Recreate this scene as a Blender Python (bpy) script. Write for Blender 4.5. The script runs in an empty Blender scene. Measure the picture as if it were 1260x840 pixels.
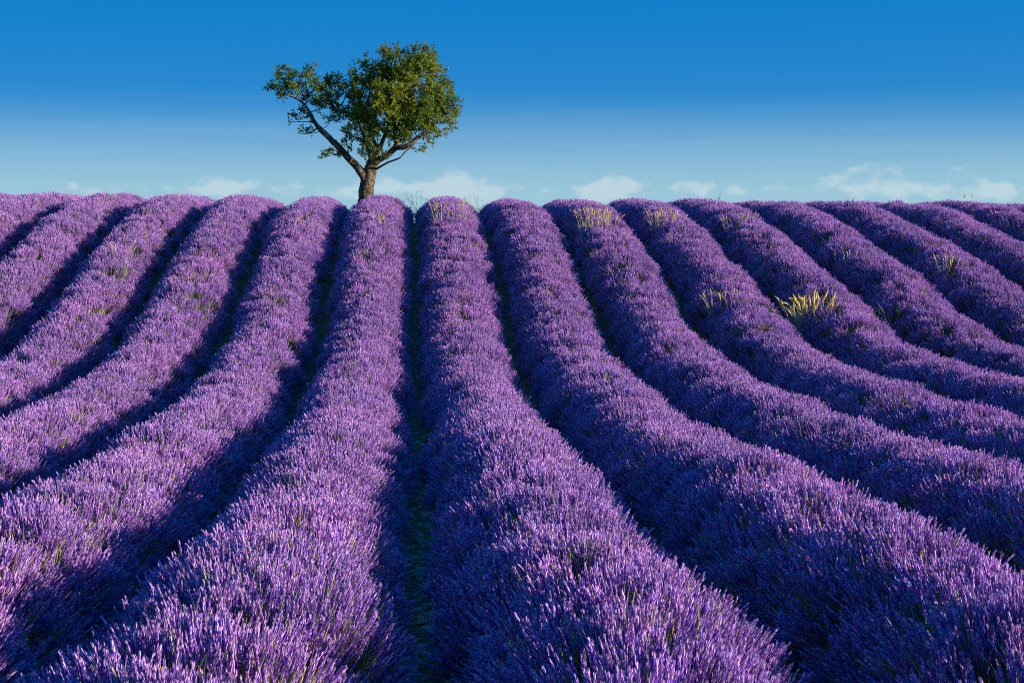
import bpy, math, random
import numpy as np
from mathutils import Vector, Matrix, Euler

random.seed(7)
rng = np.random.default_rng(11)
R = math.radians
sc = bpy.context.scene
col = sc.collection

# ------------------------------------------------------------------ camera
P = 1.7                       # distance between two lavender rows, metres
FPX, PW, PH = 1800.0, 1260.0, 840.0
CAMZ = 2.36
XOFF = 0.06                   # the furrow ahead lies a little right of the camera
cam_d = bpy.data.cameras.new('camera')
cam = bpy.data.objects.new('camera', cam_d)
col.objects.link(cam)
cam_d.sensor_width = 36.0
cam_d.lens = FPX / PW * 36.0
cam_d.clip_start = 0.05
cam_d.clip_end = 20000
YAW, PITCH = math.atan(123 / FPX), math.atan(148 / FPX)
cam.location = (0, 0, CAMZ)
cam.rotation_euler = (math.pi / 2 - PITCH, 0, -YAW)
sc.camera = cam
CAMROT = Euler((math.pi / 2 - PITCH, 0, -YAW)).to_matrix()
CAMP = Vector((0, 0, CAMZ))

def ray(px, py):
    return (CAMROT @ Vector(((px - PW / 2) / FPX, -(py - PH / 2) / FPX, -1))).normalized()

def at(px, py, Y):
    d = ray(px, py)
    return CAMP + d * (Y / d.y)

# ------------------------------------------------------------------ sky and sun
SUN_AZ, SUN_EL = R(72), R(12.5)      # behind the camera, a little to the right
sun_dir = Vector((math.sin(SUN_AZ) * math.cos(SUN_EL), -math.cos(SUN_AZ) * math.cos(SUN_EL), math.sin(SUN_EL)))
SKY_FLAT, SKY_K, CLOUD_W = 0.80, 5.05, 6.6
world = bpy.data.worlds.new('World')
sc.world = world
world.use_nodes = True
nt = world.node_tree
nt.nodes.clear()

def N(tree, kind, **kw):
    n = tree.nodes.new(kind)
    for k, v in kw.items():
        if k == 'inp':
            for i, val in v.items():
                n.inputs[i].default_value = val
        else:
            setattr(n, k, v)
    return n

def math_node(tree, op, a, b=None, c=None, clamp=False):
    n = tree.nodes.new('ShaderNodeMath')
    n.operation = op
    n.use_clamp = clamp
    for i, v in enumerate((a, b, c)):
        if v is None:
            continue
        if isinstance(v, (int, float)):
            n.inputs[i].default_value = v
        else:
            tree.links.new(v, n.inputs[i])
    return n.outputs[0]

L = nt.links.new
w_out = N(nt, 'ShaderNodeOutputWorld')
w_bg = N(nt, 'ShaderNodeBackground')
w_bg.inputs['Strength'].default_value = 0.0686
tc = N(nt, 'ShaderNodeTexCoord')
sep = N(nt, 'ShaderNodeSeparateXYZ')
L(tc.outputs['Generated'], sep.inputs[0])
# a clear dry sky: the pale band near the horizon is shallow and the blue comes early
zz = math_node(nt, 'MULTIPLY', math_node(nt, 'SQRT', math_node(nt, 'ADD', math_node(nt, 'MULTIPLY', sep.outputs['Z'], sep.outputs['Z']), 0.0016)), 4.0)
comb = N(nt, 'ShaderNodeCombineXYZ')
L(sep.outputs['X'], comb.inputs[0]); L(sep.outputs['Y'], comb.inputs[1]); L(zz, comb.inputs[2])
vn = N(nt, 'ShaderNodeVectorMath', operation='NORMALIZE')
L(comb.outputs[0], vn.inputs[0])
sky = N(nt, 'ShaderNodeTexSky', sky_type='NISHITA')
sky.sun_disc = False
sky.sun_elevation = SUN_EL
sky.sun_rotation = math.pi - SUN_AZ
sky.altitude = 600
sky.air_density = 1.0
sky.dust_density = 0.15
sky.ozone_density = 3.0
L(vn.outputs[0], sky.inputs[0])
hs = N(nt, 'ShaderNodeHueSaturation')
hs.inputs['Hue'].default_value = 0.50
hs.inputs['Saturation'].default_value = 1.335
hs.inputs['Value'].default_value = 1.0
# even out the sky's brightness from horizon to zenith as a polarised, evenly exposed clear sky has it
sb_ = N(nt, 'ShaderNodeSeparateColor')
L(sky.outputs[0], sb_.inputs[0])
lev = math_node(nt, 'MULTIPLY', math_node(nt, 'POWER', math_node(nt, 'MAXIMUM', sb_.outputs[2], 0.05), -SKY_FLAT), SKY_K)
vsc = N(nt, 'ShaderNodeVectorMath', operation='SCALE')
L(sky.outputs[0], vsc.inputs[0]); L(lev, vsc.inputs['Scale'])
L(vsc.outputs[0], hs.inputs['Color'])
az = math_node(nt, 'ARCTAN2', sep.outputs['X'], sep.outputs['Y'])
el = math_node(nt, 'ARCSINE', sep.outputs['Z'])
# pale haze over the horizon
hz = N(nt, 'ShaderNodeMapRange', interpolation_type='SMOOTHSTEP', inp={1: 0.006, 2: 0.091, 3: 0.95, 4: 0.0})
# thin flat veils that make the haze uneven
cst = N(nt, 'ShaderNodeCombineXYZ')
L(math_node(nt, 'MULTIPLY', az, 2.2), cst.inputs[0]); L(math_node(nt, 'MULTIPLY', el, 70.0), cst.inputs[1])
n2 = N(nt, 'ShaderNodeTexNoise', inp={'Scale': 1.6, 'Detail': 4.0, 'Roughness': 0.5})
L(cst.outputs[0], n2.inputs['Vector'])
L(math_node(nt, 'ADD', el, math_node(nt, 'MULTIPLY', math_node(nt, 'SUBTRACT', n2.outputs[0], 0.5), -0.014)), hz.inputs[0])
mx0 = N(nt, 'ShaderNodeMix', data_type='RGBA')
mx0.inputs[7].default_value = (3.5, 5.85, 6.95, 1)
L(hz.outputs[0], mx0.inputs[0]); L(hs.outputs[0], mx0.inputs[6])
# small fair-weather clouds in a band low over the horizon, all the way round
cxy = N(nt, 'ShaderNodeCombineXYZ')
L(az, cxy.inputs[0]); L(math_node(nt, 'MULTIPLY', el, 1.5), cxy.inputs[1])
cxy.inputs[2].default_value = CLOUD_W
n1 = N(nt, 'ShaderNodeTexNoise', inp={'Scale': 44.0, 'Detail': 6.0, 'Roughness': 0.55, 'Distortion': 0.2})
L(cxy.outputs[0], n1.inputs['Vector'])
n0 = N(nt, 'ShaderNodeTexNoise', inp={'Scale': 9.0, 'Detail': 2.0})
L(cxy.outputs[0], n0.inputs['Vector'])
up = N(nt, 'ShaderNodeMapRange', inp={1: 0.022, 2: 0.066, 3: 0.0, 4: 0.80})
L(el, up.inputs[0])
lo = N(nt, 'ShaderNodeMapRange', inp={1: 0.006, 2: 0.022, 3: 0.30, 4: 0.0})
L(el, lo.inputs[0])
v = math_node(nt, 'ADD', n1.outputs[0], math_node(nt, 'MULTIPLY', math_node(nt, 'SUBTRACT', n0.outputs[0], 0.5), 1.0))
v = math_node(nt, 'SUBTRACT', v, up.outputs[0])
v = math_node(nt, 'SUBTRACT', v, lo.outputs[0])
cm = N(nt, 'ShaderNodeMapRange', interpolation_type='SMOOTHSTEP', inp={1: 0.41, 2: 0.64, 3: 0.0, 4: 0.62})
L(v, cm.inputs[0])
mx1 = N(nt, 'ShaderNodeMix', data_type='RGBA')
mx1.inputs[7].default_value = (6.0, 7.3, 7.8, 1)
L(cm.outputs[0], mx1.inputs[0]); L(mx0.outputs[2], mx1.inputs[6])
L(mx1.outputs[2], w_bg.inputs['Color'])
L(w_bg.outputs[0], w_out.inputs[0])

sun_d = bpy.data.lights.new('sun', 'SUN')
sun_d.energy = 5.0
sun_d.angle = R(0.5)
sun_d.color = (1.0, 0.91, 0.78)
sun = bpy.data.objects.new('sun', sun_d)
col.objects.link(sun)
sun.rotation_euler = (-sun_dir).to_track_quat('-Z', 'Y').to_euler()
sun.location = (6, -10, 12)

vs = sc.view_settings
vs.view_transform = 'Standard'
vs.look = 'None'
vs.exposure = 0.55
vs.gamma = 1.0
vs.use_curve_mapping = False
sc.cycles.use_denoising = False
sc.cycles.filter_width = 1.05
sc.cycles.max_bounces = 6
sc.cycles.diffuse_bounces = 3
sc.cycles.transparent_max_bounces = 4

# ------------------------------------------------------------------ helpers
def link(o, parent=None):
    col.objects.link(o)
    if parent is not None:
        o.parent = parent
    return o

def tag(o, label=None, cat=None, group=None, kind=None):
    for k, v in (('label', label), ('category', cat), ('group', group), ('kind', kind)):
        if v:
            o[k] = v
    return o

def empty(name, loc):
    o = bpy.data.objects.new(name, None)
    o.empty_display_size = 0.2
    o.location = loc
    return link(o)

def mesh_from(name, verts, faces, mat=None, smooth=False, cols=None):
    me = bpy.data.meshes.new(name)
    me.from_pydata([tuple(v) for v in verts], [], [tuple(f) for f in faces])
    if smooth:
        me.polygons.foreach_set('use_smooth', [True] * len(me.polygons))
    if cols is not None:
        a = me.color_attributes.new('Col', 'FLOAT_COLOR', 'POINT')
        c = np.ones((len(verts), 4), dtype=np.float32)
        c[:, :3] = np.asarray(cols)[:, :3]
        a.data.foreach_set('color', c.ravel())
    if mat:
        me.materials.append(mat)
    me.update()
    return me

def mat_base(name):
    m = bpy.data.materials.new(name)
    m.use_nodes = True
    t = m.node_tree
    t.nodes.clear()
    out = t.nodes.new('ShaderNodeOutputMaterial')
    return m, t, out

# ------------------------------------------------------------------ materials
def plant_material(name, translucent=0.25, instanced=True, base=None):
    m, t, out = mat_base(name)
    a = N(t, 'ShaderNodeAttribute', attribute_name='Col', attribute_type='GEOMETRY')
    c = a.outputs['Color']
    if instanced:
        b = N(t, 'ShaderNodeAttribute', attribute_name='tint', attribute_type='INSTANCER')
        mx = N(t, 'ShaderNodeMix', data_type='RGBA', blend_type='MULTIPLY')
        mx.inputs[0].default_value = 1.0
        t.links.new(c, mx.inputs[6]); t.links.new(b.outputs['Color'], mx.inputs[7])
        c = mx.outputs[2]
    bs = N(t, 'ShaderNodeBsdfPrincipled')
    bs.inputs['Roughness'].default_value = 0.65
    bs.inputs['Specular IOR Level'].default_value = 0.25
    t.links.new(c, bs.inputs['Base Color'])
    tr = N(t, 'ShaderNodeBsdfTranslucent')
    t.links.new(c, tr.inputs['Color'])
    ms = N(t, 'ShaderNodeMixShader')
    ms.inputs[0].default_value = translucent
    t.links.new(bs.outputs[0], ms.inputs[1]); t.links.new(tr.outputs[0], ms.inputs[2])
    t.links.new(ms.outputs[0], out.inputs[0])
    return m

def noise_material(name, c1, c2, scale, rough=0.9, bump=0.3, detail=6.0, c3=None, bscale=None):
    m, t, out = mat_base(name)
    g = N(t, 'ShaderNodeTexCoord')
    n = N(t, 'ShaderNodeTexNoise', inp={'Scale': scale, 'Detail': detail, 'Roughness': 0.65})
    t.links.new(g.outputs['Object'], n.inputs['Vector'])
    r = N(t, 'ShaderNodeValToRGB')
    r.color_ramp.elements[0].position = 0.33
    r.color_ramp.elements[1].position = 0.68
    r.color_ramp.elements[0].color = (*c1, 1)
    r.color_ramp.elements[1].color = (*c2, 1)
    if c3:
        e = r.color_ramp.elements.new(0.5); e.color = (*c3, 1)
    t.links.new(n.outputs[0], r.inputs[0])
    bs = N(t, 'ShaderNodeBsdfPrincipled')
    bs.inputs['Roughness'].default_value = rough
    bs.inputs['Specular IOR Level'].default_value = 0.2
    t.links.new(r.outputs[0], bs.inputs['Base Color'])
    n2 = N(t, 'ShaderNodeTexNoise', inp={'Scale': bscale or scale * 3, 'Detail': 5.0})
    t.links.new(g.outputs['Object'], n2.inputs['Vector'])
    b = N(t, 'ShaderNodeBump')
    b.inputs['Strength'].default_value = bump
    b.inputs['Distance'].default_value = 0.03
    t.links.new(n2.outputs[0], b.inputs['Height'])
    t.links.new(b.outputs[0], bs.inputs['Normal'])
    t.links.new(bs.outputs[0], out.inputs[0])
    return m

M_spike = plant_material('lavender_flowers', 0.18)
M_leaf = plant_material('almond_leaves', 0.38, instanced=False)
M_grass = plant_material('grass_blades', 0.30, instanced=False)
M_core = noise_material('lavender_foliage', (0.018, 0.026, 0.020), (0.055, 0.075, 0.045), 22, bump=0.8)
M_soil = noise_material('stony_soil', (0.08, 0.040, 0.022), (0.24, 0.125, 0.072), 9, bump=0.8, c3=(0.15, 0.075, 0.042), bscale=40)
M_stone = noise_material('limestone', (0.20, 0.17, 0.14), (0.42, 0.36, 0.30), 14, bump=0.4)
M_bark = noise_material('almond_bark', (0.022, 0.017, 0.013), (0.34, 0.245, 0.135), 9, bump=1.0, c3=(0.105, 0.075, 0.047), bscale=24)

# ------------------------------------------------------------------ terrain
KD = np.array([-6, 0.0, 2.0, 3.0, 4.14, 5.39, 7.2, 9.63, 11.6, 13.0, 14.2, 15.2, 15.8, 16.5, 17.7, 18.5, 19.35, 20.7, 22.0, 23.4, 25.0, 27, 30, 40, 70, 200, 1000, 5000])
KZ = np.array([-1.36, -1.335, -1.325, -1.330, -1.350, -1.445, -1.552, -1.633, -1.655, -1.600, -1.485, -1.300, -1.175, -1.00, -0.70, -0.525, -0.355, -0.135, -0.06, -0.035, -0.06, -0.16, -0.45, -1.7, -4.5, -7.0, -9.0, -9.0])

def hermite(x, xk, yk):
    h = np.diff(xk); d = np.diff(yk) / h
    m = np.zeros_like(yk)
    for i in range(1, len(xk) - 1):
        if d[i - 1] * d[i] > 0:
            w1, w2 = 2 * h[i] + h[i - 1], h[i] + 2 * h[i - 1]
            m[i] = (w1 + w2) / (w1 / d[i - 1] + w2 / d[i])
    m[0], m[-1] = d[0], d[-1]
    x = np.clip(x, xk[0], xk[-1])
    i = np.clip(np.searchsorted(xk, x) - 1, 0, len(xk) - 2)
    t = (x - xk[i]) / h[i]
    return ((1 + 2 * t) * (1 - t) ** 2 * yk[i] + t * (1 - t) ** 2 * h[i] * m[i]
            + t * t * (3 - 2 * t) * yk[i + 1] + t * t * (t - 1) * h[i] * m[i + 1])

def smooth_profile(d):
    a = np.zeros_like(d)
    for o, w in ((-0.7, 0.15), (-0.35, 0.2), (0, 0.3), (0.35, 0.2), (0.7, 0.15)):
        a = a + w * hermite(d + o, KD, KZ)
    return a

def ground_z(X, Y):
    X = np.asarray(X, float); Y = np.asarray(Y, float)
    d = Y / P
    cross = np.interp(d, [3.5, 6.5, 10.5, 13.5, 16.5, 19.5], [0.0, 0.011, 0.011, 0.004, 0.004, -0.008]) * np.clip(X, -60, 60)
    und = 0.02 * np.sin(X * 0.9 + 1.3) * np.sin(Y * 0.53) + 0.014 * np.sin(X * 0.37 + Y * 0.61)
    return CAMZ + P * smooth_profile(d) + cross + und * np.clip((60 - d) / 30, 0, 1)

def axis(*segs):
    out = []
    for a, b, st in segs:
        out += list(np.arange(a, b, st))
    return np.array(out + [segs[-1][1]])

gx = axis((-6000, -1000, 1000), (-1000, -100, 150), (-100, -24, 6), (-24, 26, 0.34), (26, 100, 6), (100, 1000, 150), (1000, 6000, 1000))
gy = axis((-40, -2, 4), (-2, 52, 0.34), (52, 130, 4), (130, 1000, 60), (1000, 8000, 700))
GX, GY = np.meshgrid(gx, gy)
GZ = ground_z(GX, GY)
nx, ny = len(gx), len(gy)
gv = np.stack([GX.ravel(), GY.ravel(), GZ.ravel()], 1)
idx = np.arange(nx * ny).reshape(ny, nx)
gf = np.stack([idx[:-1, :-1].ravel(), idx[:-1, 1:].ravel(), idx[1:, 1:].ravel(), idx[1:, :-1].ravel()], 1)
ground = link(bpy.data.objects.new('ground', mesh_from('ground', gv, gf, M_soil, True)))
tag(ground, kind='structure')

# ------------------------------------------------------------------ lavender spikes
def orient(d):
    """matrix whose z axis is d"""
    d = d / np.linalg.norm(d)
    a = np.array([1.0, 0, 0]) if abs(d[0]) < 0.8 else np.array([0, 1.0, 0])
    x = np.cross(a, d); x /= np.linalg.norm(x)
    y = np.cross(d, x)
    return np.stack([x, y, d], 1)

C_STEM = np.array((0.46, 0.48, 0.13))
C_CALYX = np.array((0.170, 0.048, 0.420))
C_PETAL = np.array((0.760, 0.420, 0.800))

def add_spike(V, F, C, rg, base, d, stem, head, rad, green=0.0):
    M = orient(d)
    bend = rg.normal(0, 0.012, 2)
    def pt(x, y, z):
        q = max(0, z) / (stem + head)
        return base + M @ np.array([x + bend[0] * q * q * 2, y + bend[1] * q * q * 2, z])
    o = len(V)
    sr = 0.0021
    cs = C_STEM * rg.uniform(0.7, 1.3)
    for z in (0, stem):
        for k in range(3):
            a = k * 2.094
            V.append(pt(math.cos(a) * sr, math.sin(a) * sr, z)); C.append(cs)
    for k in range(3):
        F.append((o + k, o + (k + 1) % 3, o + 3 + (k + 1) % 3, o + 3 + k))
    # calyx core: a tapered bumpy column
    o = len(V)
    prof = [(0.0, 0.35), (0.12, 0.8), (0.42, 0.78), (0.72, 0.62), (0.95, 0.34), (1.0, 0.05)]
    hue = rg.uniform(0, 1)
    cal = C_CALYX * rg.uniform(0.75, 1.25) * np.array((1 + 0.25 * hue, 1, 1))
    for z, r in prof:
        for k in range(4):
            a = k * 1.571 + z * 2
            V.append(pt(math.cos(a) * rad * r, math.sin(a) * rad * r, stem + z * head))
            C.append(cal * (1 - green) + cs * green)
    for j in range(len(prof) - 1):
        for k in range(4):
            a, b = o + j * 4 + k, o + j * 4 + (k + 1) % 4
            F.append((a, b, b + 4, a + 4))
    # whorls of open florets standing out of the column
    nw = 6
    pet0 = C_PETAL * rg.uniform(0.6, 1.3)
    ph = rg.uniform(0, 6.28)
    for w in range(nw):
        zc = stem + head * (0.1 + 0.84 * w / (nw - 1)) + rg.normal(0, 0.002)
        rr = rad * (1.0 - 0.45 * (w / (nw - 1)) ** 2)
        for k in range(5):
            if rg.random() < 0.2:
                continue
            a = ph + k * 1.2566 + w * 0.6 + rg.normal(0, 0.15)
            ca, sa = math.cos(a), math.sin(a)
            hw, hh = rad * rg.uniform(0.32, 0.5), head * rg.uniform(0.07, 0.11)
            o = len(V)
            pet = pet0 * rg.uniform(0.7, 1.3)
            pet = pet * (1 - green) + cs * 1.3 * green
            r0, r1 = rr * 0.55, rr * rg.uniform(1.0, 1.3)
            for (r, s_, z) in ((r0, 0, -hh), (r1 * 0.9, -hw, 0.1 * hh), (r1, 0, hh * 1.4), (r1 * 0.9, hw, 0.1 * hh)):
                V.append(pt(ca * r - sa * s_, sa * r + ca * s_, zc + z)); C.append(pet)
            F.append((o, o + 1, o + 2, o + 3))

def add_blade(V, F, C, rg, base, d, length, w, c, droop=0.25, seg=4):
    M = orient(d)
    side = rg.uniform(0, 6.28)
    dx, dy = math.cos(side), math.sin(side)
    o = len(V)
    for j in range(seg + 1):
        q = j / seg
        ww = w * (1 - q) ** 0.6 + 0.0004
        off = droop * length * q * q
        p = np.array([dx * off, dy * off, length * q * (1 - 0.25 * droop * q)])
        s_ = np.array([-dy, dx, 0]) * ww
        V.append(base + M @ (p - s_)); V.append(base + M @ (p + s_))
        C.append(c * (0.85 + 0.3 * q)); C.append(c * (0.85 + 0.3 * q))
    for j in range(seg):
        a = o + 2 * j
        F.append((a, a + 1, a + 3, a + 2))

PR = 0.115          # clump radius
def make_clump(seed, n=26, green=False):
    rg = np.random.default_rng(100 + seed)
    V, F, C = [], [], []
    for i in range(n):
        r = PR * math.sqrt(rg.random()); a = rg.uniform(0, 6.28)
        x, y = r * math.cos(a), r * math.sin(a)
        d = np.array([x * 1.1 + rg.normal(0, 0.06), y * 1.1 + rg.normal(0, 0.06), 1.0])
        d /= np.linalg.norm(d)
        head = rg.uniform(0.085, 0.145)
        stem = rg.uniform(0.15, 0.21)
        tip = np.array([x, y, min(0.05, rg.normal(-0.015, 0.042))])
        base = tip - d * (head + stem)
        add_spike(V, F, C, rg, base, d, stem, head, rg.uniform(0.0054, 0.0072),
                  green=(0.55 if green and rg.random() < 0.35 else 0.0))
    nb = 16 if green else 11
    for i in range(nb):
        r = PR * math.sqrt(rg.random()); a = rg.uniform(0, 6.28)
        x, y = r * math.cos(a), r * math.sin(a)
        d = np.array([x * 1.5 + rg.normal(0, 0.2), y * 1.5 + rg.normal(0, 0.2), 1.0])
        c = np.array((0.38, 0.46, 0.08)) * rg.uniform(0.6, 1.3)
        if rg.random() < 0.25:
            c = np.array((0.60, 0.52, 0.22)) * rg.uniform(0.7, 1.1)
        add_blade(V, F, C, rg, np.array([x, y, -0.22]), d, rg.uniform(0.18, 0.25), rg.uniform(0.0016, 0.0028), c, droop=0.12)
    me = mesh_from('lavender_clump', V, F, M_spike, False, C)
    return bpy.data.objects.new('lavender_clump', me)

NV, NG = 12, 3
clumps = [make_clump(i) for i in range(NV)] + [make_clump(50 + i, 24, True) for i in range(NG)]

def instancer_group(name, objs):
    g = bpy.data.node_groups.new(name, 'GeometryNodeTree')
    g.interface.new_socket('Geometry', in_out='INPUT', socket_type='NodeSocketGeometry')
    g.interface.new_socket('Geometry', in_out='OUTPUT', socket_type='NodeSocketGeometry')
    gi = g.nodes.new('NodeGroupInput'); go = g.nodes.new('NodeGroupOutput')
    jn = g.nodes.new('GeometryNodeJoinGeometry')
    for o in reversed(objs):
        oi = g.nodes.new('GeometryNodeObjectInfo')
        oi.inputs['Object'].default_value = o
        oi.inputs['As Instance'].default_value = True
        g.links.new(oi.outputs['Geometry'], jn.inputs[0])
    ip = g.nodes.new('GeometryNodeInstanceOnPoints')
    ip.inputs['Pick Instance'].default_value = True
    def attr(nm, dt):
        n = g.nodes.new('GeometryNodeInputNamedAttribute')
        n.data_type = dt
        n.inputs['Name'].default_value = nm
        return n.outputs['Attribute']
    e2r = g.nodes.new('FunctionNodeEulerToRotation')
    g.links.new(attr('rot', 'FLOAT_VECTOR'), e2r.inputs[0])
    g.links.new(gi.outputs[0], ip.inputs['Points'])
    g.links.new(jn.outputs[0], ip.inputs['Instance'])
    g.links.new(attr('var', 'INT'), ip.inputs['Instance Index'])
    g.links.new(e2r.outputs[0], ip.inputs['Rotation'])
    g.links.new(attr('scl', 'FLOAT_VECTOR'), ip.inputs['Scale'])
    g.links.new(ip.outputs[0], go.inputs[0])
    return g

def point_object(name, pts, rot, scl, var, tint, group, mat, parent=None):
    me = bpy.data.meshes.new(name)
    me.vertices.add(len(pts))
    me.vertices.foreach_set('co', np.asarray(pts, np.float32).ravel())
    a = me.attributes.new('rot', 'FLOAT_VECTOR', 'POINT'); a.data.foreach_set('vector', np.asarray(rot, np.float32).ravel())
    a = me.attributes.new('scl', 'FLOAT_VECTOR', 'POINT'); a.data.foreach_set('vector', np.asarray(scl, np.float32).ravel())
    a = me.attributes.new('var', 'INT', 'POINT'); a.data.foreach_set('value', np.asarray(var, np.int32))
    t4 = np.ones((len(pts), 4), np.float32); t4[:, :3] = tint
    a = me.attributes.new('tint', 'FLOAT_COLOR', 'POINT'); a.data.foreach_set('color', t4.ravel())
    me.materials.append(mat)
    o = bpy.data.objects.new(name, me)
    link(o, parent)
    md = o.modifiers.new('instances', 'NODES')
    md.node_group = group
    return o

G_lav = instancer_group('lavender_clumps', clumps)

# ------------------------------------------------------------------ lavender rows
A_ENV, H_ENV = 0.432 * P, 0.40 * P
ROWS = list(range(-11, 13))
ROW_END = 25.4 * P

class Row:
    def __init__(self, j):
        self.j = j
        self.xc = (j + 0.5) * P + XOFF
        rg = np.random.default_rng(500 + j)
        self.ph = rg.uniform(0, 6.28, 24)
        # rows rise out of the frame's sides: begin where they come into view, less a few metres
        y0 = 1.2 * P
        edge = (640 / FPX) if j >= 0 else (520 / FPX)
        lat = abs(self.xc) - 4.5
        self.y0 = max(y0, lat / (edge + 0.10))
        self.y1 = ROW_END + rg.uniform(-0.5, 0.5)
        # single bushes grown together: a string of bumps of uneven size
        n = int((self.y1 - 0) / 0.85) + 3
        self.by = np.arange(n) * 0.85 + rg.normal(0, 0.16, n)
        self.bh = 1 + rg.normal(0, 0.03, n)
        self.bw = 1 + rg.normal(0, 0.045, n)
        self.bx = rg.normal(0, 0.035, n)

    def env(self, y, phi):
        y = np.asarray(y, float)
        dist = np.abs(y[..., None] - self.by)
        w = np.exp(-(dist / 0.42) ** 2) + 1e-9
        ws = w.sum(-1)
        top = (w * self.bh).sum(-1) / ws
        wid = (w * self.bw).sum(-1) / ws
        off = (w * self.bx).sum(-1) / ws
        near = dist.min(-1)
        dip = 1 - 0.052 * np.clip(near / 0.42, 0, 1.2) ** 2
        p = self.ph
        nz = (0.022 * np.sin(y * 3.1 + phi * 2 + p[0]) * np.sin(phi * 3 + p[1]) +
              0.016 * np.sin(y * 6.3 - phi * 4 + p[2]) + 0.012 * np.sin(y * 11 + phi * 7 + p[3]) +
              0.02 * np.sin(y * 0.8 + p[4]))
        endf = np.sqrt(np.clip((self.y1 - y) / 0.6, 0.02, 1))
        m = dip * (1 + nz)
        return (self.xc + off, A_ENV * wid * m * endf, H_ENV * top * m * endf)

    def point(self, y, phi, shrink=1.0):
        xc, a, h = self.env(y, phi)
        X = xc + a * shrink * np.cos(phi)
        s = np.sin(phi)
        Z = ground_z(X, y) + h * shrink * np.sign(s) * np.abs(s) ** 0.92
        return np.stack([X, np.broadcast_to(y, X.shape), Z], -1)

ROWOBJ = {j: Row(j) for j in ROWS}
CENTRE = -2          # the row beside the tree trunk, seen below its leaning limb

def row_label(j):
    words = ['', 'second', 'third', 'fourth', 'fifth', 'sixth', 'seventh', 'eighth', 'ninth', 'tenth', 'eleventh', 'twelfth', 'thirteenth', 'fourteenth']
    # the tree stands in the furrow between rows -2 and -1
    if j == -1:
        return 'purple lavender row ending beside the tree trunk, under its broad round crown'
    if j == -2:
        return 'purple lavender row ending beside the tree trunk, under its leaning bare limb'
    if j >= 0:
        return f'purple lavender row, {words[j + 1]} from the tree on the broad crown side'
    return f'purple lavender row, {words[-j - 2]} from the tree on the leaning limb side'

def project(pts):
    q = (np.asarray(pts) - np.array(CAMP)) @ np.array(CAMROT)
    zz = np.minimum(q[:, 2], -0.05)
    return PW / 2 + FPX * q[:, 0] / -zz, PH / 2 - FPX * q[:, 1] / -zz, -q[:, 2]

def vnoise(a, b, seed):
    rg = np.random.default_rng(seed)
    s = np.zeros_like(a)
    for i in range(6):
        k = rg.normal(0, 1, 2); k = k / np.linalg.norm(k) * (0.9 * 1.6 ** i)
        s += np.sin(a * k[0] + b * k[1] + rg.uniform(0, 6.28)) / (1.25 ** i)
    return s / 3.0

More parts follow.
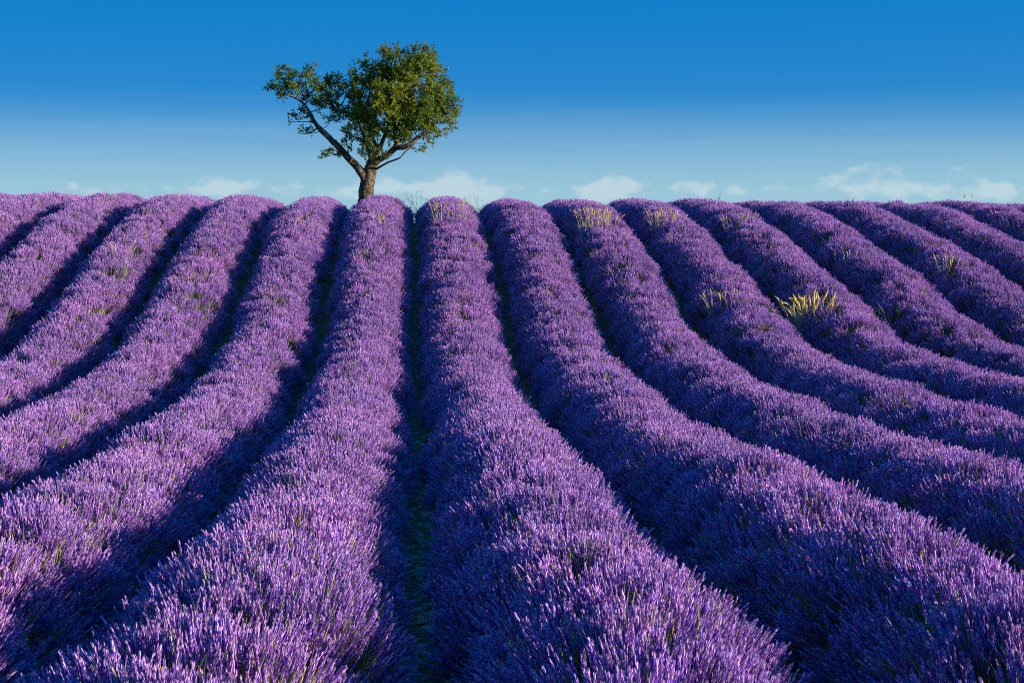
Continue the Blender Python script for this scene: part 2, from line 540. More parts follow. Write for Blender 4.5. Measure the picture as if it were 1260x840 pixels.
DENS = 40.0
n_inst = 0
for j in ROWS:
    row = ROWOBJ[j]
    rg = np.random.default_rng(900 + j)
    ymid = row.y0
    root = empty('lavender_row', (row.xc, ymid, float(ground_z(row.xc, ymid))))
    tag(root, row_label(j), 'lavender row', 'lavender rows running up the hill')
    org = np.array(root.location)
    # leafy body under the flowers
    ys = np.arange(row.y0, row.y1 + 0.01, 0.13)
    phis = np.linspace(-0.12, math.pi + 0.12, 17)
    YY, PP = np.meshgrid(ys, phis, indexing='ij')
    V = row.point(YY, PP, 0.74).reshape(-1, 3)
    V = V + np.random.default_rng(j + 40).normal(0, 0.012, V.shape) - org
    a, b = len(ys), len(phis)
    ii = np.arange(a * b).reshape(a, b)
    F = np.stack([ii[:-1, :-1].ravel(), ii[:-1, 1:].ravel(), ii[1:, 1:].ravel(), ii[1:, :-1].ravel()], 1).tolist()
    F += [tuple(ii[0, ::-1]), tuple(ii[-1, :])]
    core = link(bpy.data.objects.new('foliage', mesh_from('foliage', V, F, M_core, True)), root)
    # flower spikes
    n = int((row.y1 - row.y0) * 2.3 * DENS)
    y = rg.uniform(row.y0, row.y1, n)
    phi = rg.uniform(-0.02, math.pi + 0.02, n)
    pts = row.point(y, phi)
    e = 0.03
    ty = row.point(y + e, phi) - row.point(y - e, phi)
    tp = row.point(y, phi + e) - row.point(y, phi - e)
    nrm = np.cross(ty, -tp)
    nrm /= np.linalg.norm(nrm, axis=1, keepdims=True)
    ctr = np.stack([np.full(n, row.xc), y, pts[:, 2] - 0.2], 1)
    flip = np.sign(((pts - ctr) * nrm).sum(1)); flip[flip == 0] = 1
    nrm *= flip[:, None]
    d = nrm * 0.80 + np.array([0, 0, 0.42]) + rg.normal(0, 0.055, (n, 3))
    d /= np.linalg.norm(d, axis=1, keepdims=True)
    # keep what the picture can show, with a margin for a step to either side
    px, py, dep = project(pts)
    marg = 2.2 * FPX / np.maximum(dep, 0.5)
    keep = (dep > 0.6) & (px > -marg) & (px < PW + marg)
    pts, d, y, phi = pts[keep], d[keep], y[keep], phi[keep]
    n = len(pts)
    # euler that turns z to d, with a random spin about z first
    spin = rg.uniform(0, 6.28, n)
    ry = np.arccos(np.clip(d[:, 2], -1, 1)); rz = np.arctan2(d[:, 1], d[:, 0])
    rot = np.zeros((n, 3))
    cs, sn = np.cos(spin), np.sin(spin)
    # R = Rz(rz) Ry(ry) Rz(spin)  ->  xyz euler
    cz, sz, cy, sy = np.cos(rz), np.sin(rz), np.cos(ry), np.sin(ry)
    r00 = cz * cy * cs - sz * sn; r10 = sz * cy * cs + cz * sn; r20 = -sy * cs
    r21 = sy * sn; r22 = cy
    rot[:, 0] = np.arctan2(r21, r22); rot[:, 1] = -np.arcsin(np.clip(r20, -1, 1)); rot[:, 2] = np.arctan2(r10, r00)
    s1 = rg.uniform(0.85, 1.18, n)
    scl = np.stack([s1, s1, s1 * rg.uniform(0.9, 1.15, n)], 1)
    var = rg.integers(0, NV, n)
    # patches where young stems show green
    gn = vnoise(pts[:, 0] * 1.5, pts[:, 1] * 1.5, 77)
    gp = np.clip((gn - 0.45) * 0.35, 0, 0.22) + 0.03
    gm = rg.random(n) < gp
    var[gm] = NV + rg.integers(0, NG, gm.sum())
    tn = vnoise(pts[:, 0] * 2.2, pts[:, 1] * 2.2, 78)
    br = 1 + 0.10 * tn + rg.normal(0, 0.10, n)
    tint = np.stack([br * (1 + 0.06 * tn), br, br * (1 - 0.04 * tn)], 1)
    sp = point_object('flower_spikes', pts - org, rot, scl, var, np.clip(tint, 0.5, 1.6), G_lav, M_spike, root)
    tag(sp, kind='stuff')
    n_inst += n
print('lavender clumps', n_inst)

def hit_row(px, py):
    """where the sight line through a photo pixel first meets a lavender row or the ground"""
    d = ray(px, py)
    t = np.arange(4, 70, 0.03)
    pts = np.array(CAMP) + t[:, None] * np.array(d)
    jj = np.floor((pts[:, 0] - XOFF) / P).astype(int)
    gz = ground_z(pts[:, 0], pts[:, 1])
    for i in range(len(t)):
        x, y, z = pts[i]
        if z < gz[i]:
            return pts[i], jj[i]
        r = ROWOBJ.get(int(jj[i]))
        if r is None or y > r.y1:
            continue
        if z - gz[i] > 1.2 * H_ENV:
            continue
        u = (x - r.xc) / A_ENV
        if abs(u) < 1:
            phi = math.acos(u)
            xc, a, h = r.env(np.array([y]), np.array([phi]))
            u = (x - xc[0]) / a[0]
            if abs(u) < 1 and z - gz[i] < h[0] * math.sqrt(1 - u * u):
                return pts[i], jj[i]
    return None, None

# ------------------------------------------------------------------ tubes (trunk, limbs, twigs)
def tube(V, F, path, radii, sides=8, rough=0.0, rg=None, cap=True):
    path = [np.array(p, float) for p in path]
    o0 = len(V)
    ref = np.array([0.31, 0.95, 0.05])
    for i, p in enumerate(path):
        t = path[min(i + 1, len(path) - 1)] - path[max(i - 1, 0)]
        t /= max(np.linalg.norm(t), 1e-9)
        x = np.cross(ref, t)
        if np.linalg.norm(x) < 1e-3:
            x = np.cross(np.array([1.0, 0, 0]), t)
        x /= np.linalg.norm(x); y = np.cross(t, x)
        for k in range(sides):
            a = 6.2832 * k / sides
            r = radii[i]
            if rough and rg is not None:
                r *= 1 + rough * (0.6 * math.sin(k * 2.0 + i * 0.7) + rg.normal(0, 0.5))
            V.append(p + (x * math.cos(a) + y * math.sin(a)) * r)
    for i in range(len(path) - 1):
        for k in range(sides):
            a, b = o0 + i * sides + k, o0 + i * sides + (k + 1) % sides
            F.append((a, b, b + sides, a + sides))
    if cap:
        F.append(tuple(o0 + k for k in reversed(range(sides))))
        F.append(tuple(o0 + (len(path) - 1) * sides + k for k in range(sides)))

def catmull(pts, per=5):
    pts = [np.array(p, float) for p in pts]
    P0 = [2 * pts[0] - pts[1]] + pts + [2 * pts[-1] - pts[-2]]
    out = []
    for i in range(1, len(P0) - 2):
        a, b, c, d = P0[i - 1:i + 3]
        for k in range(per):
            t = k / per
            out.append(0.5 * (2 * b + (c - a) * t + (2 * a - 5 * b + 4 * c - d) * t * t + (3 * b - a - 3 * c + d) * t ** 3))
    out.append(P0[-2])
    return out

# ------------------------------------------------------------------ the almond tree behind the crest
TY = 26.6 * P
PXM = FPX / TY                       # photo pixels per metre at the tree
rt = np.random.default_rng(3)
tree_base = at(446, 274, TY)
tree_base.z = float(ground_z(tree_base.x, TY)) 
tree = empty('almond_tree', tree_base)
tag(tree, 'lone almond tree with leaning limb and broad green crown on the hill crest', 'tree')
TO = np.array(tree_base)

def tp(px, py, dz=0.0):
    """photo pixel to a point at the tree's distance, dz metres nearer"""
    return np.array(at(px, py, TY - dz)) - TO

def limb(name, pix, per=5, sides=10, rough=0.10):
    """pix: (px, py, nearer by m, width px)"""
    pts = [np.append(tp(a, b, c), w / 2 / PXM) for a, b, c, w in pix]
    q = catmull(pts, per)
    V, F = [], []
    tube(V, F, [p[:3] for p in q], [max(p[3], 0.004) for p in q], sides, rough, rt)
    o = link(bpy.data.objects.new(name, mesh_from(name, V, F, M_bark, True)), tree)
    return o, [p[:3] for p in q]

gbase = (272 - 0) 
skel = []
base_px = 274 + (float(TO[2]) - float(at(446, 274, TY).z)) * -PXM
_, q = limb('trunk', [(444, base_px + 8, 0, 30), (445.5, base_px - 2, 0, 24), (447, 264, 0, 20.5), (448.5, 256, 0, 19), (450, 244, 0.02, 18), (451.5, 228, 0.03, 17.5), (455, 212, 0.02, 16), (458, 201, 0, 14), (459.5, 194, 0, 9)], 6, 18, 0.08)
skel += q[-6:]
_, q = limb('limb', [(452, 232, 0.05, 8), (448, 219, 0.1, 10), (440.5, 206.5, 0.15, 9.5), (430, 196, 0.2, 8.5), (416.5, 181, 0.25, 7.5), (402.5, 167, 0.3, 7), (393, 158, 0.3, 6), (387, 150, 0.3, 4.5), (381, 138, 0.3, 3.4), (372.5, 127, 0.25, 2.6), (361, 120, 0.2, 2.0), (345, 115, 0.15, 1.2), (336, 110, 0.1, 0.6)], 5, 12)
skel += q[18:]
_, q = limb('limb', [(456, 206, 0.05, 8), (466, 197, 0.15, 8), (478, 189.5, 0.3, 7.6), (487.5, 182, 0.4, 7), (497, 181, 0.5, 6), (504, 177.5, 0.5, 5.5), (512, 171, 0.5, 4.5), (522, 164, 0.5, 3.2), (534, 154, 0.5, 2.4), (546, 143, 0.4, 1.4), (556, 136, 0.4, 0.6)], 5, 12)
skel += q[10:]
_, q = limb('limb', [(486, 183, 0.4, 5.5), (489, 171, 0.5, 5.5), (486, 158, 0.55, 4), (489, 140, 0.5, 3), (497, 118, 0.4, 2.3), (502, 96, 0.3, 1.6), (505, 76, 0.2, 0.6)], 5, 9)
skel += q[5:]
_, q = limb('limb', [(459, 199, 0, 8), (463, 190, -0.2, 7), (469, 178, -0.4, 5.5), (476, 160, -0.6, 4), (486, 134, -0.8, 3), (503, 110, -0.9, 2.1), (517, 84, -1.0, 1.4), (524, 66, -1.0, 0.6)], 5, 9)
skel += q[8:]
_, q = limb('limb', [(466, 184, -0.1, 4.5), (461.5, 177, 0.15, 4.6), (456.5, 166, 0.3, 4.2), (454, 150, 0.4, 3.2), (453, 128, 0.4, 2.4), (457, 104, 0.35, 1.7), (462, 82, 0.3, 0.8)], 5, 9)
skel += q[6:]
_, q = limb('limb', [(457, 200, -0.1, 5), (452, 182, -0.5, 4), (444, 158, -0.8, 3), (436, 132, -0.9, 2), (434, 108, -0.9, 1.0), (434, 92, -0.9, 0.5)], 5, 9)
skel += q[6:]
limb('dead_branch', [(463, 208, 0.1, 3.0), (470, 204, 0.3, 2.6), (478, 199.6, 0.45, 2.3), (487, 196.5, 0.55, 2.1), (493, 193.5, 0.6, 1.9), (498, 187.5, 0.6, 1.7), (504, 182.5, 0.6, 1.4), (512, 176, 0.6, 0.9)], 5, 7, 0.03)
limb('dead_branch', [(391, 157, 0.3, 2.2), (385, 162, 0.35, 1.5), (378, 164.5, 0.35, 1.1), (368, 164.8, 0.35, 0.5)], 4, 6, 0.03)
skel = np.array(skel)

# leaf clusters: photo pixel, depth (m nearer), radius px, weight
CL = []
for (a, b, r, w, dz) in [
        # leaning limb side
        (333, 108, 8, 0.9, 0.1), (343, 96, 9, 1.1, 0.2), (349, 85, 6, 0.6, 0.0), (354, 106, 11, 1.5, -0.2), (345, 118, 8, 1.0, 0.3), (360, 93, 8, 0.9, 0.1),
        (368, 108, 10, 1.2, 0.4), (380, 90, 8, 1.0, -0.1), (384, 102, 10, 1.2, 0.2), (378, 120, 10, 1.1, -0.3), (394, 112, 12, 1.6, 0.1), (404, 102, 10, 1.3, -0.3),
        (392, 130, 11, 1.3, 0.4), (406, 124, 13, 1.8, 0.0), (372, 138, 8, 0.8, 0.3), (362, 142, 6, 0.5, 0.3), (381, 145, 7, 0.6, 0.5), (418, 112, 11, 1.2, 0.1),
        (418, 136, 12, 1.4, -0.4), (408, 146, 9, 0.8, 0.2), (414, 98, 8, 0.7, -0.4), (375, 161, 6, 0.5, 0.35), (384, 160, 5, 0.35, 0.35), (428, 146, 10, 0.9, 0.2),
        (357, 150, 4, 0.25, 0.3), (398, 192, 5, 0.5, 0.35), (406, 187, 6, 0.7, 0.35), (416, 192, 5, 0.45, 0.3), (412, 178, 4, 0.2, 0.3),
        (426, 165, 8, 0.8, 0.3), (432, 182, 6, 0.5, 0.2), (424, 176, 6, 0.5, 0.4), (436, 160, 9, 0.9, -0.2), (440, 172, 8, 0.7, 0.3), (388, 82, 4, 0.25, 0), (372, 96, 5, 0.4, 0.1),
        # low tufts on the trunk's head
        (452, 190, 9, 1.2, 0.4), (461, 186, 8, 0.9, 0.5), (455, 178, 9, 1.1, 0.4), (448, 168, 8, 0.8, 0.5), (472, 190, 6, 0.6, 0.5), (459, 197, 5, 0.5, 0.3),
        # the right-hand fringe
        (520, 186, 6, 0.6, 0.4), (510, 184, 4, 0.3, 0.5), (540, 168, 7, 0.8, 0.4), (548, 166, 5, 0.5, 0.3), (552, 152, 8, 1.1, 0.2), (561, 143, 8, 1.1, 0.0), (560, 127, 9, 1.2, 0.1),
        (554, 115, 8, 0.9, -0.2), (558, 157, 5, 0.5, 0.1), (530, 176, 5, 0.5, 0.4), (545, 100, 7, 0.6, -0.3), (524, 170, 8, 0.9, 0.3)]:
    CL.append((a, b, r, w, dz))
rc = np.random.default_rng(21)
n_c = 0
while n_c < 135:
    u = rc.normal(0, 1, 3); u /= np.linalg.norm(u); u *= rc.random() ** 0.36
    a, b = 495 + u[0] * 60, 120 + u[1] * 57
    # the crown's outline: a notch at the upper left, a bite under the right side
    if (a < 462 and b < 82) or (a > 540 and b < 92) or (b > 160 and a > 500) or (b > 172) or (466 < a < 472 and b < 80):
        continue
    CL.append((a, b, rc.uniform(8, 12), 1.35, u[2] * 1.35))
    n_c += 1
for (a, b, r, w, dz) in [(436, 96, 8, 0.9, 0.2), (447, 80, 9, 1.1, 0.1), (456, 90, 9, 1.1, 0.3), (440, 116, 11, 1.5, 0.4), (444, 138, 11, 1.5, 0.5), (432, 122, 10, 1.2, -0.3), (434, 106, 10, 1.2, -0.1), (446, 100, 10, 1.4, 0.3), (446, 152, 11, 1.4, 0.5), (438, 146, 10, 1.2, 0.1), (456, 158, 11, 1.4, 0.6), (470, 160, 11, 1.3, 0.7), (460, 168, 10, 1.2, 0.7), (480, 168, 9, 1.0, 0.7), (494, 164, 10, 1.2, 0.8), (508, 160, 10, 1.3, 0.8), (484, 152, 11, 1.4, 0.8), (450, 176, 9, 1.0, 0.6), (500, 172, 6, 0.5, 0.8), (528, 158, 10, 1.2, 0.7), (540, 150, 10, 1.2, 0.6), (446, 186, 7, 0.7, 0.4), (474, 66, 7, 0.9, 0.0), (478, 76, 9, 1.1, 0.2), (484, 60, 5, 0.4, 0.1),
                         (496, 66, 7, 0.6, -0.2), (510, 66, 9, 1.1, 0.0), (522, 64, 8, 1.0, 0.1), (532, 72, 8, 1.0, 0.0), (520, 78, 11, 1.5, 0.4), (500, 84, 11, 1.5, 0.5), (536, 86, 8, 0.9, 0.1)]:
    CL.append((a, b, r, w, dz))

LV, LC, LF = [], [], []
TV, TF = [], []
BV, BF = [], []
def add_leaf(p, d, rg, size, c):
    d = d / np.linalg.norm(d)
    s = np.cross(d, rg.normal(0, 1, 3)); s /= max(np.linalg.norm(s), 1e-6)
    nn = np.cross(s, d)
    o = len(LV)
    w = size * 0.22
    LV.extend([p, p + d * size * 0.5 - s * w + nn * w * 0.5, p + d * size * 0.5, p + d * size * 0.5 + s * w + nn * w * 0.5, p + d * size])
    LC.extend([c] * 5)
    LF.extend([(o, o + 1, o + 2), (o, o + 2, o + 3), (o + 1, o + 4, o + 2), (o + 2, o + 4, o + 3)])

def leafy_twig(p0, d, length, rg, c0, step=0.017, size=0.085):
    d = d / np.linalg.norm(d)
    path = [p0]
    dd = d.copy()
    nseg = 4
    for i in range(nseg):
        dd = dd + rg.normal(0, 0.12, 3); dd /= np.linalg.norm(dd)
        path.append(path[-1] + dd * length / nseg)
    tube(TV, TF, path, [0.006, 0.005, 0.004, 0.003, 0.0015], 3, cap=False)
    k = int(length / step)
    for i in range(k):
        q = (i + rg.random()) / k * nseg * 0.999
        a = int(q); f = q - a
        p = path[a] * (1 - f) + path[a + 1] * f
        ld = dd * 0.5 + rg.normal(0, 0.75, 3) + np.array([0, 0, -0.15])
        add_leaf(p, ld, rg, size * rg.uniform(0.7, 1.3), c0 * rg.uniform(0.75, 1.3) * np.array((rg.uniform(0.85, 1.25), 1, rg.uniform(0.8, 1.2))))

rl = np.random.default_rng(5)
for (a, b, r, w, dz) in CL:
    c = tp(a, b, dz)
    # a side branch from the nearest wood that lies below the cluster
    dist = np.linalg.norm((skel - c) * np.array([1, 1, 1.0]), axis=1) + np.maximum(0, skel[:, 2] - c[2]) * 1.5
    s0 = skel[np.argmin(dist)]
    mid = (s0 + c) / 2 + np.array([0, 0, -0.05]) + rl.normal(0, 0.05, 3)
    ln = np.linalg.norm(c - s0)
    tube(BV, BF, catmull([s0, mid, c], 4), np.linspace(0.010 + 0.010 * min(ln, 1), 0.005, 9), 5, cap=False)
    R_ = r / PXM
    warm = 0.5 + 0.5 * math.sin(a * 0.05 + b * 0.07)
    base_c = np.array((0.135, 0.215, 0.022)) * (1 - warm) + np.array((0.260, 0.310, 0.026)) * warm
    if a < 425:  # shade of the main crown put into the leaf colour: darker, bluer on the limb side
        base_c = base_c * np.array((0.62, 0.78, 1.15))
    if a < 430:
        w *= 1.35
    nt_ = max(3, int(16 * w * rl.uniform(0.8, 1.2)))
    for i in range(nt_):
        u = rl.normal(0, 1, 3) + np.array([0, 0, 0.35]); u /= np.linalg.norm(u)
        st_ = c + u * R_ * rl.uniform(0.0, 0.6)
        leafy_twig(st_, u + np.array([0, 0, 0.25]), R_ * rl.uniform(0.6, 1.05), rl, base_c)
# thin upright shoots with few leaves along the top of the crown
for (a, b, h) in [(345, 82, 8), (360, 86, 7), (383, 87, 7), (403, 97, 8), (412, 93, 9), (417, 92, 7), (431, 90, 8), (434, 86, 9), (441, 74, 7), (451, 66, 10), (459, 76, 8), (467, 62, 11), (471, 60, 9),
                  (478, 58, 10), (485, 56, 9), (489, 58, 9), (493, 66, 10), (506, 60, 10), (514, 58, 10), (523, 58, 9), (529, 59, 9), (534, 64, 8), (537, 72, 8), (545, 90, 9), (549, 98, 8), (551, 104, 8), (543, 84, 7)]:
    for rep in range(3):
        p = tp(a + rl.normal(0, 2), b + 5, rl.normal(0, 0.25))
        leafy_twig(p, np.array([rl.normal(0, 0.25) + (0.3 if a > 535 else 0), rl.normal(0, 0.25), 1.0]), (h + 2) * rl.uniform(0.5, 1.1) / PXM, rl, np.array((0.10, 0.135, 0.028)), step=0.03)

link(bpy.data.objects.new('branches', mesh_from('branches', BV, BF, M_bark, True)), tree)['kind'] = 'stuff'
crown = link(bpy.data.objects.new('crown', mesh_from('crown', LV, LF, M_leaf, False, LC)), tree)
crown['kind'] = 'stuff'
tw = link(bpy.data.objects.new('twigs', mesh_from('twigs', TV, TF, M_bark, True)), tree)
tw['kind'] = 'stuff'

# ------------------------------------------------------------------ dry grass and weeds among the rows
GOLD = np.array((0.80, 0.66, 0.24))
STRAW = np.array((0.72, 0.62, 0.30))
GREEN = np.array((0.32, 0.42, 0.06))

def seed_head(V, F, C, rg, base, d, length, rad, c):
    M = orient(d)
    o = len(V)
    bend = rg.normal(0, 0.18, 2) * length
    ns = 6
    for j in range(ns + 1):
        q = j / ns
        r = rad * (math.sin(math.pi * min(0.97, 0.08 + q * 0.9)) ** 0.7)
        for k in range(5):
            a = k * 1.2566 + j * 0.6
            rr = r * 1.25 * rg.uniform(0.65, 1.3)
            V.append(base + M @ np.array([math.cos(a) * rr + bend[0] * q * q, math.sin(a) * rr + bend[1] * q * q, q * length])); C.append(c * rg.uniform(0.75, 1.2))
    for j in range(ns):
        for k in range(5):
            a, b = o + j * 5 + k, o + j * 5 + (k + 1) % 5
            F.append((a, b, b + 5, a + 5))

def tuft(name, label, cat, px, py, width_px, n, hgt, c_head, c_blade, heads=True, spread=0.35, group=None, single=False, lean=(0, 0), seed=0):
    hit, jj = hit_row(px, py)
    if hit is None:
        return
    rg = np.random.default_rng(4000 + seed)
    j = int(jj)
    dep = hit[1]
    half = width_px / 2 * dep / FPX
    g0 = float(ground_z(hit[0], hit[1]))
    root = empty(name, hit - np.array([0, 0, 0.22]))
    tag(root, label, cat, group)
    org = np.array(root.location)
    V, F, C = [], [], []
    HV, HF, HC = [], [], []
    for i in range(n):
        u, v = rg.uniform(-1, 1), rg.normal(0, 0.35)
        b = np.array([u * half, v * half, 0.0])
        d = np.array([u * spread + rg.normal(0, 0.14) + lean[0], rg.normal(0, 0.16) + lean[1], 1.0]); d /= np.linalg.norm(d)
        h = hgt * rg.uniform(0.75, 1.2)
        # stalk
        if heads:
            top = b + d * h
            tube(V, F, [b, b + d * h * 0.5, top], [0.003, 0.0025, 0.002], 3, cap=False)
            C.extend([c_blade * rg.uniform(0.8, 1.2)] * (len(V) - len(C)))
            hl = hgt * rg.uniform(0.32, 0.5)
            hd = d + np.array([rg.normal(0, 0.15) + u * spread * 0.6, rg.normal(0, 0.15), -0.1])
            if single:
                v1, f1, c1 = [], [], []
                seed_head(v1, f1, c1, rg, np.zeros(3), hd, hl, 0.014, c_head)
                o = link(bpy.data.objects.new('seed_head', mesh_from('seed_head', v1, f1, M_grass, True, c1)), root)
                o.location = top
            else:
                seed_head(HV, HF, HC, rg, top, hd, hl, 0.009, c_head)
        for k in range(2 if heads else 3):
            add_blade(V, F, C, rg, b + rg.normal(0, 0.02, 3) * np.array([1, 1, 0]), d + rg.normal(0, 0.18, 3), h * rg.uniform(0.65, 1.15), rg.uniform(0.003, 0.006), c_blade * rg.uniform(0.7, 1.25), droop=rg.uniform(0.05, 0.5))
    link(bpy.data.objects.new('blades', mesh_from('blades', V, F, M_grass, False, C)), root)['kind'] = 'stuff'
    if HV:
        link(bpy.data.objects.new('seed_heads', mesh_from('seed_heads', HV, HF, M_grass, True, HC)), root)['kind'] = 'stuff'

GT = 'dry grass tufts growing in the lavender'
tuft('dry_grass_tuft', 'large golden dry grass tuft arching out of a gap in the lavender', 'dry grass', 992, 392, 48, 46, 0.50, GOLD, STRAW, True, 0.6, GT, True, (-0.35, -0.35), 1)
tuft('dry_grass_tuft', 'broad straw tuft on the third lavender row past the crown side', 'dry grass', 738, 276, 46, 34, 0.40, GOLD * 0.95, STRAW, True, 0.2, GT, False, (0, 0), 2)
tuft('dry_grass_tuft', 'upright straw tuft on the lavender row just past the stony furrow', 'dry grass', 556, 268, 40, 20, 0.42, GOLD * 0.9, STRAW, True, 0.2, GT, False, (0, 0), 3)
tuft('dry_grass_tuft', 'yellow straw tuft on the row next beyond the broad straw tuft', 'dry grass', 819, 272, 36, 20, 0.36, GOLD * 0.95, STRAW, True, 0.2, GT, False, (0, 0), 4)
tuft('dry_grass_tuft', 'faint scattered straw tuft, two rows beyond the broad straw tuft', 'dry grass', 908, 276, 38, 14, 0.34, STRAW * 0.8, STRAW * 0.8, True, 0.2, GT, False, (0, 0), 5)
tuft('dry_grass_tuft', 'small straw tuft on the row touching the tree trunk, crown side', 'dry grass', 466, 273, 20, 8, 0.30, GOLD * 0.85, STRAW, True, 0.2, GT, False, (0, 0), 6)
tuft('dry_grass_tuft', 'thin pale straw stems on the row below the leaning limb', 'dry grass', 376, 275, 40, 9, 0.26, STRAW * 0.8, STRAW * 0.7, True, 0.2, GT, False, (0, 0), 7)
tuft('dry_grass_tuft', 'few pale stalks above a green patch, leaning limb side', 'dry grass', 148, 314, 24, 6, 0.36, STRAW, STRAW * 0.9, True, 0.3, GT, False, (0, 0), 8)
tuft('dry_grass_tuft', 'small yellow straw tuft on the farther row beyond the green clump', 'dry grass', 1166, 332, 22, 11, 0.36, GOLD, STRAW, True, 0.2, GT, False, (0, 0), 9)
tuft('dry_grass_tuft', 'sparse straw stems upslope of the green grass clump', 'dry grass', 1042, 322, 26, 9, 0.30, STRAW * 0.8, STRAW * 0.7, True, 0.2, GT, False, (0, 0), 10)
tuft('dry_grass_tuft', 'sparse pale stems downslope of the yellow straw tuft', 'dry grass', 894, 372, 44, 11, 0.32, STRAW * 0.85, STRAW * 0.8, True, 0.2, GT, False, (0, 0), 11)
tuft('green_grass_clump', 'wide green grass clump in a lavender gap near the golden tuft', 'grass', 1108, 380, 54, 22, 0.32, GREEN, GREEN * 1.1, False, 0.4, None, False, (0, 0), 12)
tuft('green_grass_clump', 'green grass showing below the few pale stalks, leaning limb side', 'grass', 142, 326, 34, 10, 0.30, GREEN, GREEN * 1.1, False, 0.3, None, False, (0, 0), 13)
tuft('green_grass_clump', 'green grass standing behind the large golden tuft', 'grass', 997, 374, 44, 12, 0.36, GREEN, GREEN * 1.2, False, 0.3, None, False, (0, 0), 14)
tuft('green_weed', 'row of bright green weed shoots on a lavender row, leaning limb side', 'weed', 64, 494, 38, 6, 0.34, GREEN, GREEN * 1.25, False, 0.15, None, False, (0, 0), 15)
tuft('green_weed', 'single tall green weed stalk on the far crown-side crest', 'weed', 1192, 252, 3, 2, 0.40, GREEN, GREEN, True, 0.05, None, False, (0, 0), 16)
tuft('dry_stalk', 'single pale stalk standing on the leaning-limb-side crest', 'stalk', 222, 246, 3, 2, 0.30, STRAW, STRAW, True, 0.05, None, False, (0, 0), 17)

def wispy_weed(label, px, py, Y, hgt, n, width, seed, core=True):
    """a branching see-through weed standing in a furrow at the crest"""
    rg = np.random.default_rng(6000 + seed)
    p = at(px, py, Y)
    p.z = float(ground_z(p.x, p.y))
    root = empty('wispy_weed', p)
    tag(root, label, 'weed')
    V, F, C = [], [], []
    c = np.array((0.07, 0.10, 0.05))
    for i in range(n):
        d = np.array([rg.normal(0, width), rg.normal(0, width), 1.0]); d /= np.linalg.norm(d)
        path = [np.array([rg.normal(0, 0.03), rg.normal(0, 0.03), -0.02])]
        for k in range(5):
            d = d + rg.normal(0, 0.12, 3); d /= np.linalg.norm(d)
            path.append(path[-1] + d * hgt * rg.uniform(0.14, 0.24))
        tube(V, F, path, [0.005, 0.004, 0.0035, 0.003, 0.0025, 0.002], 3, cap=False)
        C.extend([c * 1.2] * (len(V) - len(C)))
        for k in range(9):
            q = path[rg.integers(2, 6)]
            dd = rg.normal(0, 0.7, 3) + np.array([0, 0, 0.7])
            add_blade(V, F, C, rg, q, dd, rg.uniform(0.04, 0.12), 0.004, c * rg.uniform(0.7, 1.6), seg=2)
    link(bpy.data.objects.new('stems', mesh_from('stems', V, F, M_grass, False, C)), root)['kind'] = 'stuff'
    if core:
        V, F, C = [], [], []
        path = [np.array([0.02, 0, -0.02]), np.array([0.025, 0, hgt * 0.2]), np.array([0.03, 0, hgt * 0.4])]
        tube(V, F, path, [0.012, 0.010, 0.006], 5)
        C.extend([c] * len(V))
        for k in range(60):
            q = rg.random()
            b = path[0] * (1 - q) + path[2] * q
            add_blade(V, F, C, rg, b, np.array([rg.normal(0, 1), rg.normal(0, 1), 0.8]), 0.07 * (1.2 - q), 0.008, c * rg.uniform(0.8, 1.8), seg=2)
        link(bpy.data.objects.new('stalk', mesh_from('stalk', V, F, M_grass, False, C)), root)

wispy_weed('thin wispy weed in the stony furrow at the hill crest', 515, 270, 23.2 * P, 0.95, 9, 0.28, 1)
wispy_weed('faint wispy weed in the furrow beside the upright straw tuft row', 590, 270, 23.6 * P, 0.85, 3, 0.12, 2, False)
wispy_weed('leafy weed stalks rising over the crest past the yellow straw tuft', 886, 262, 24.2 * P, 1.05, 3, 0.08, 3, False)

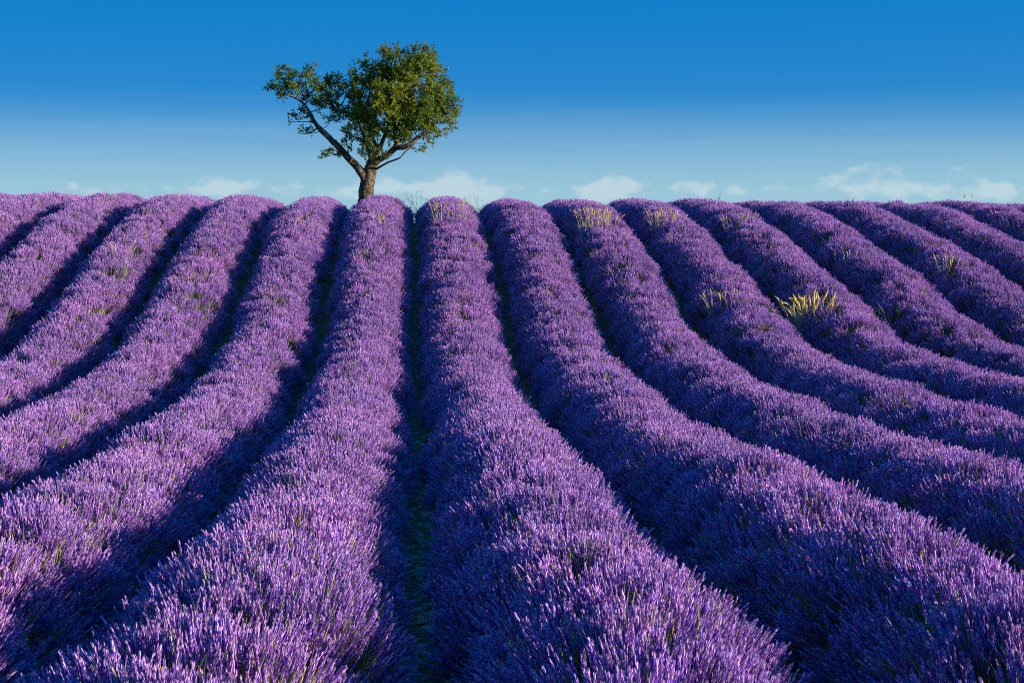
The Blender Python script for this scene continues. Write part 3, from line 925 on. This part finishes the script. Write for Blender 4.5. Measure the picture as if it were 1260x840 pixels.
# ------------------------------------------------------------------ stones in the furrows
def make_stone(seed):
    rg = np.random.default_rng(8000 + seed)
    V, F = [], []
    rings = [(-0.5, 0.55), (-0.1, 0.95), (0.3, 0.85), (0.5, 0.45)]
    for z, r in rings:
        for k in range(7):
            a = k * 0.8976
            rr = r * rg.uniform(0.75, 1.15)
            V.append((math.cos(a) * rr, math.sin(a) * rr * 0.75, z * 0.55 + rg.normal(0, 0.05)))
    for j in range(3):
        for k in range(7):
            a, b = j * 7 + k, j * 7 + (k + 1) % 7
            F.append((a, b, b + 7, a + 7))
    F.append(tuple(range(6, -1, -1))); F.append(tuple(21 + k for k in range(7)))
    me = mesh_from('stone', V, F, M_stone, False)
    return me
stone_me = [make_stone(i) for i in range(6)]
stone_ob = [bpy.data.objects.new('pebble_shape', m) for m in stone_me]
G_peb = instancer_group('pebbles', stone_ob)
rs = np.random.default_rng(88)
pp, pr, psc, pv, ptn = [], [], [], [], []
for k in range(-9, 11):
    y0 = max(1.0 * P, (abs(k * P) - 2.5) / 0.42)
    n = int((24 * P - y0) * (110 if k == 0 else 45))
    if n <= 0:
        continue
    y = rs.uniform(y0, 24.3 * P, n)
    x = k * P + XOFF + rs.normal(0, 0.11, n)
    s = rs.lognormal(math.log(0.014), 0.5, n).clip(0.006, 0.05)
    z = ground_z(x, y) + s * 0.12
    pp.append(np.stack([x, y, z], 1)); pr.append(np.stack([rs.normal(0, 0.25, n), rs.normal(0, 0.25, n), rs.uniform(0, 6.28, n)], 1))
    psc.append(np.repeat(s[:, None], 3, 1)); pv.append(rs.integers(0, 6, n)); ptn.append(np.ones((n, 3)))
peb = point_object('pebbles', np.concatenate(pp), np.concatenate(pr), np.concatenate(psc), np.concatenate(pv), np.concatenate(ptn), G_peb, M_stone)
tag(peb, 'grey limestone pebbles lying in the furrows between the lavender rows', 'pebbles', None, 'stuff')
for i in range(46):
    y = 2.6 * P + 6.5 * P * rs.random() ** 1.3
    x = XOFF + rs.normal(0, 0.06)
    s = rs.uniform(0.035, 0.07)
    o = link(bpy.data.objects.new('stone', stone_me[i % 6]), ground)
    o.location = (x, y, float(ground_z(x, y)) + s * 0.1)
    o.rotation_euler = (rs.normal(0, 0.15), rs.normal(0, 0.15), rs.uniform(0, 6.28))
    o.scale = (s, s, s * 0.8)
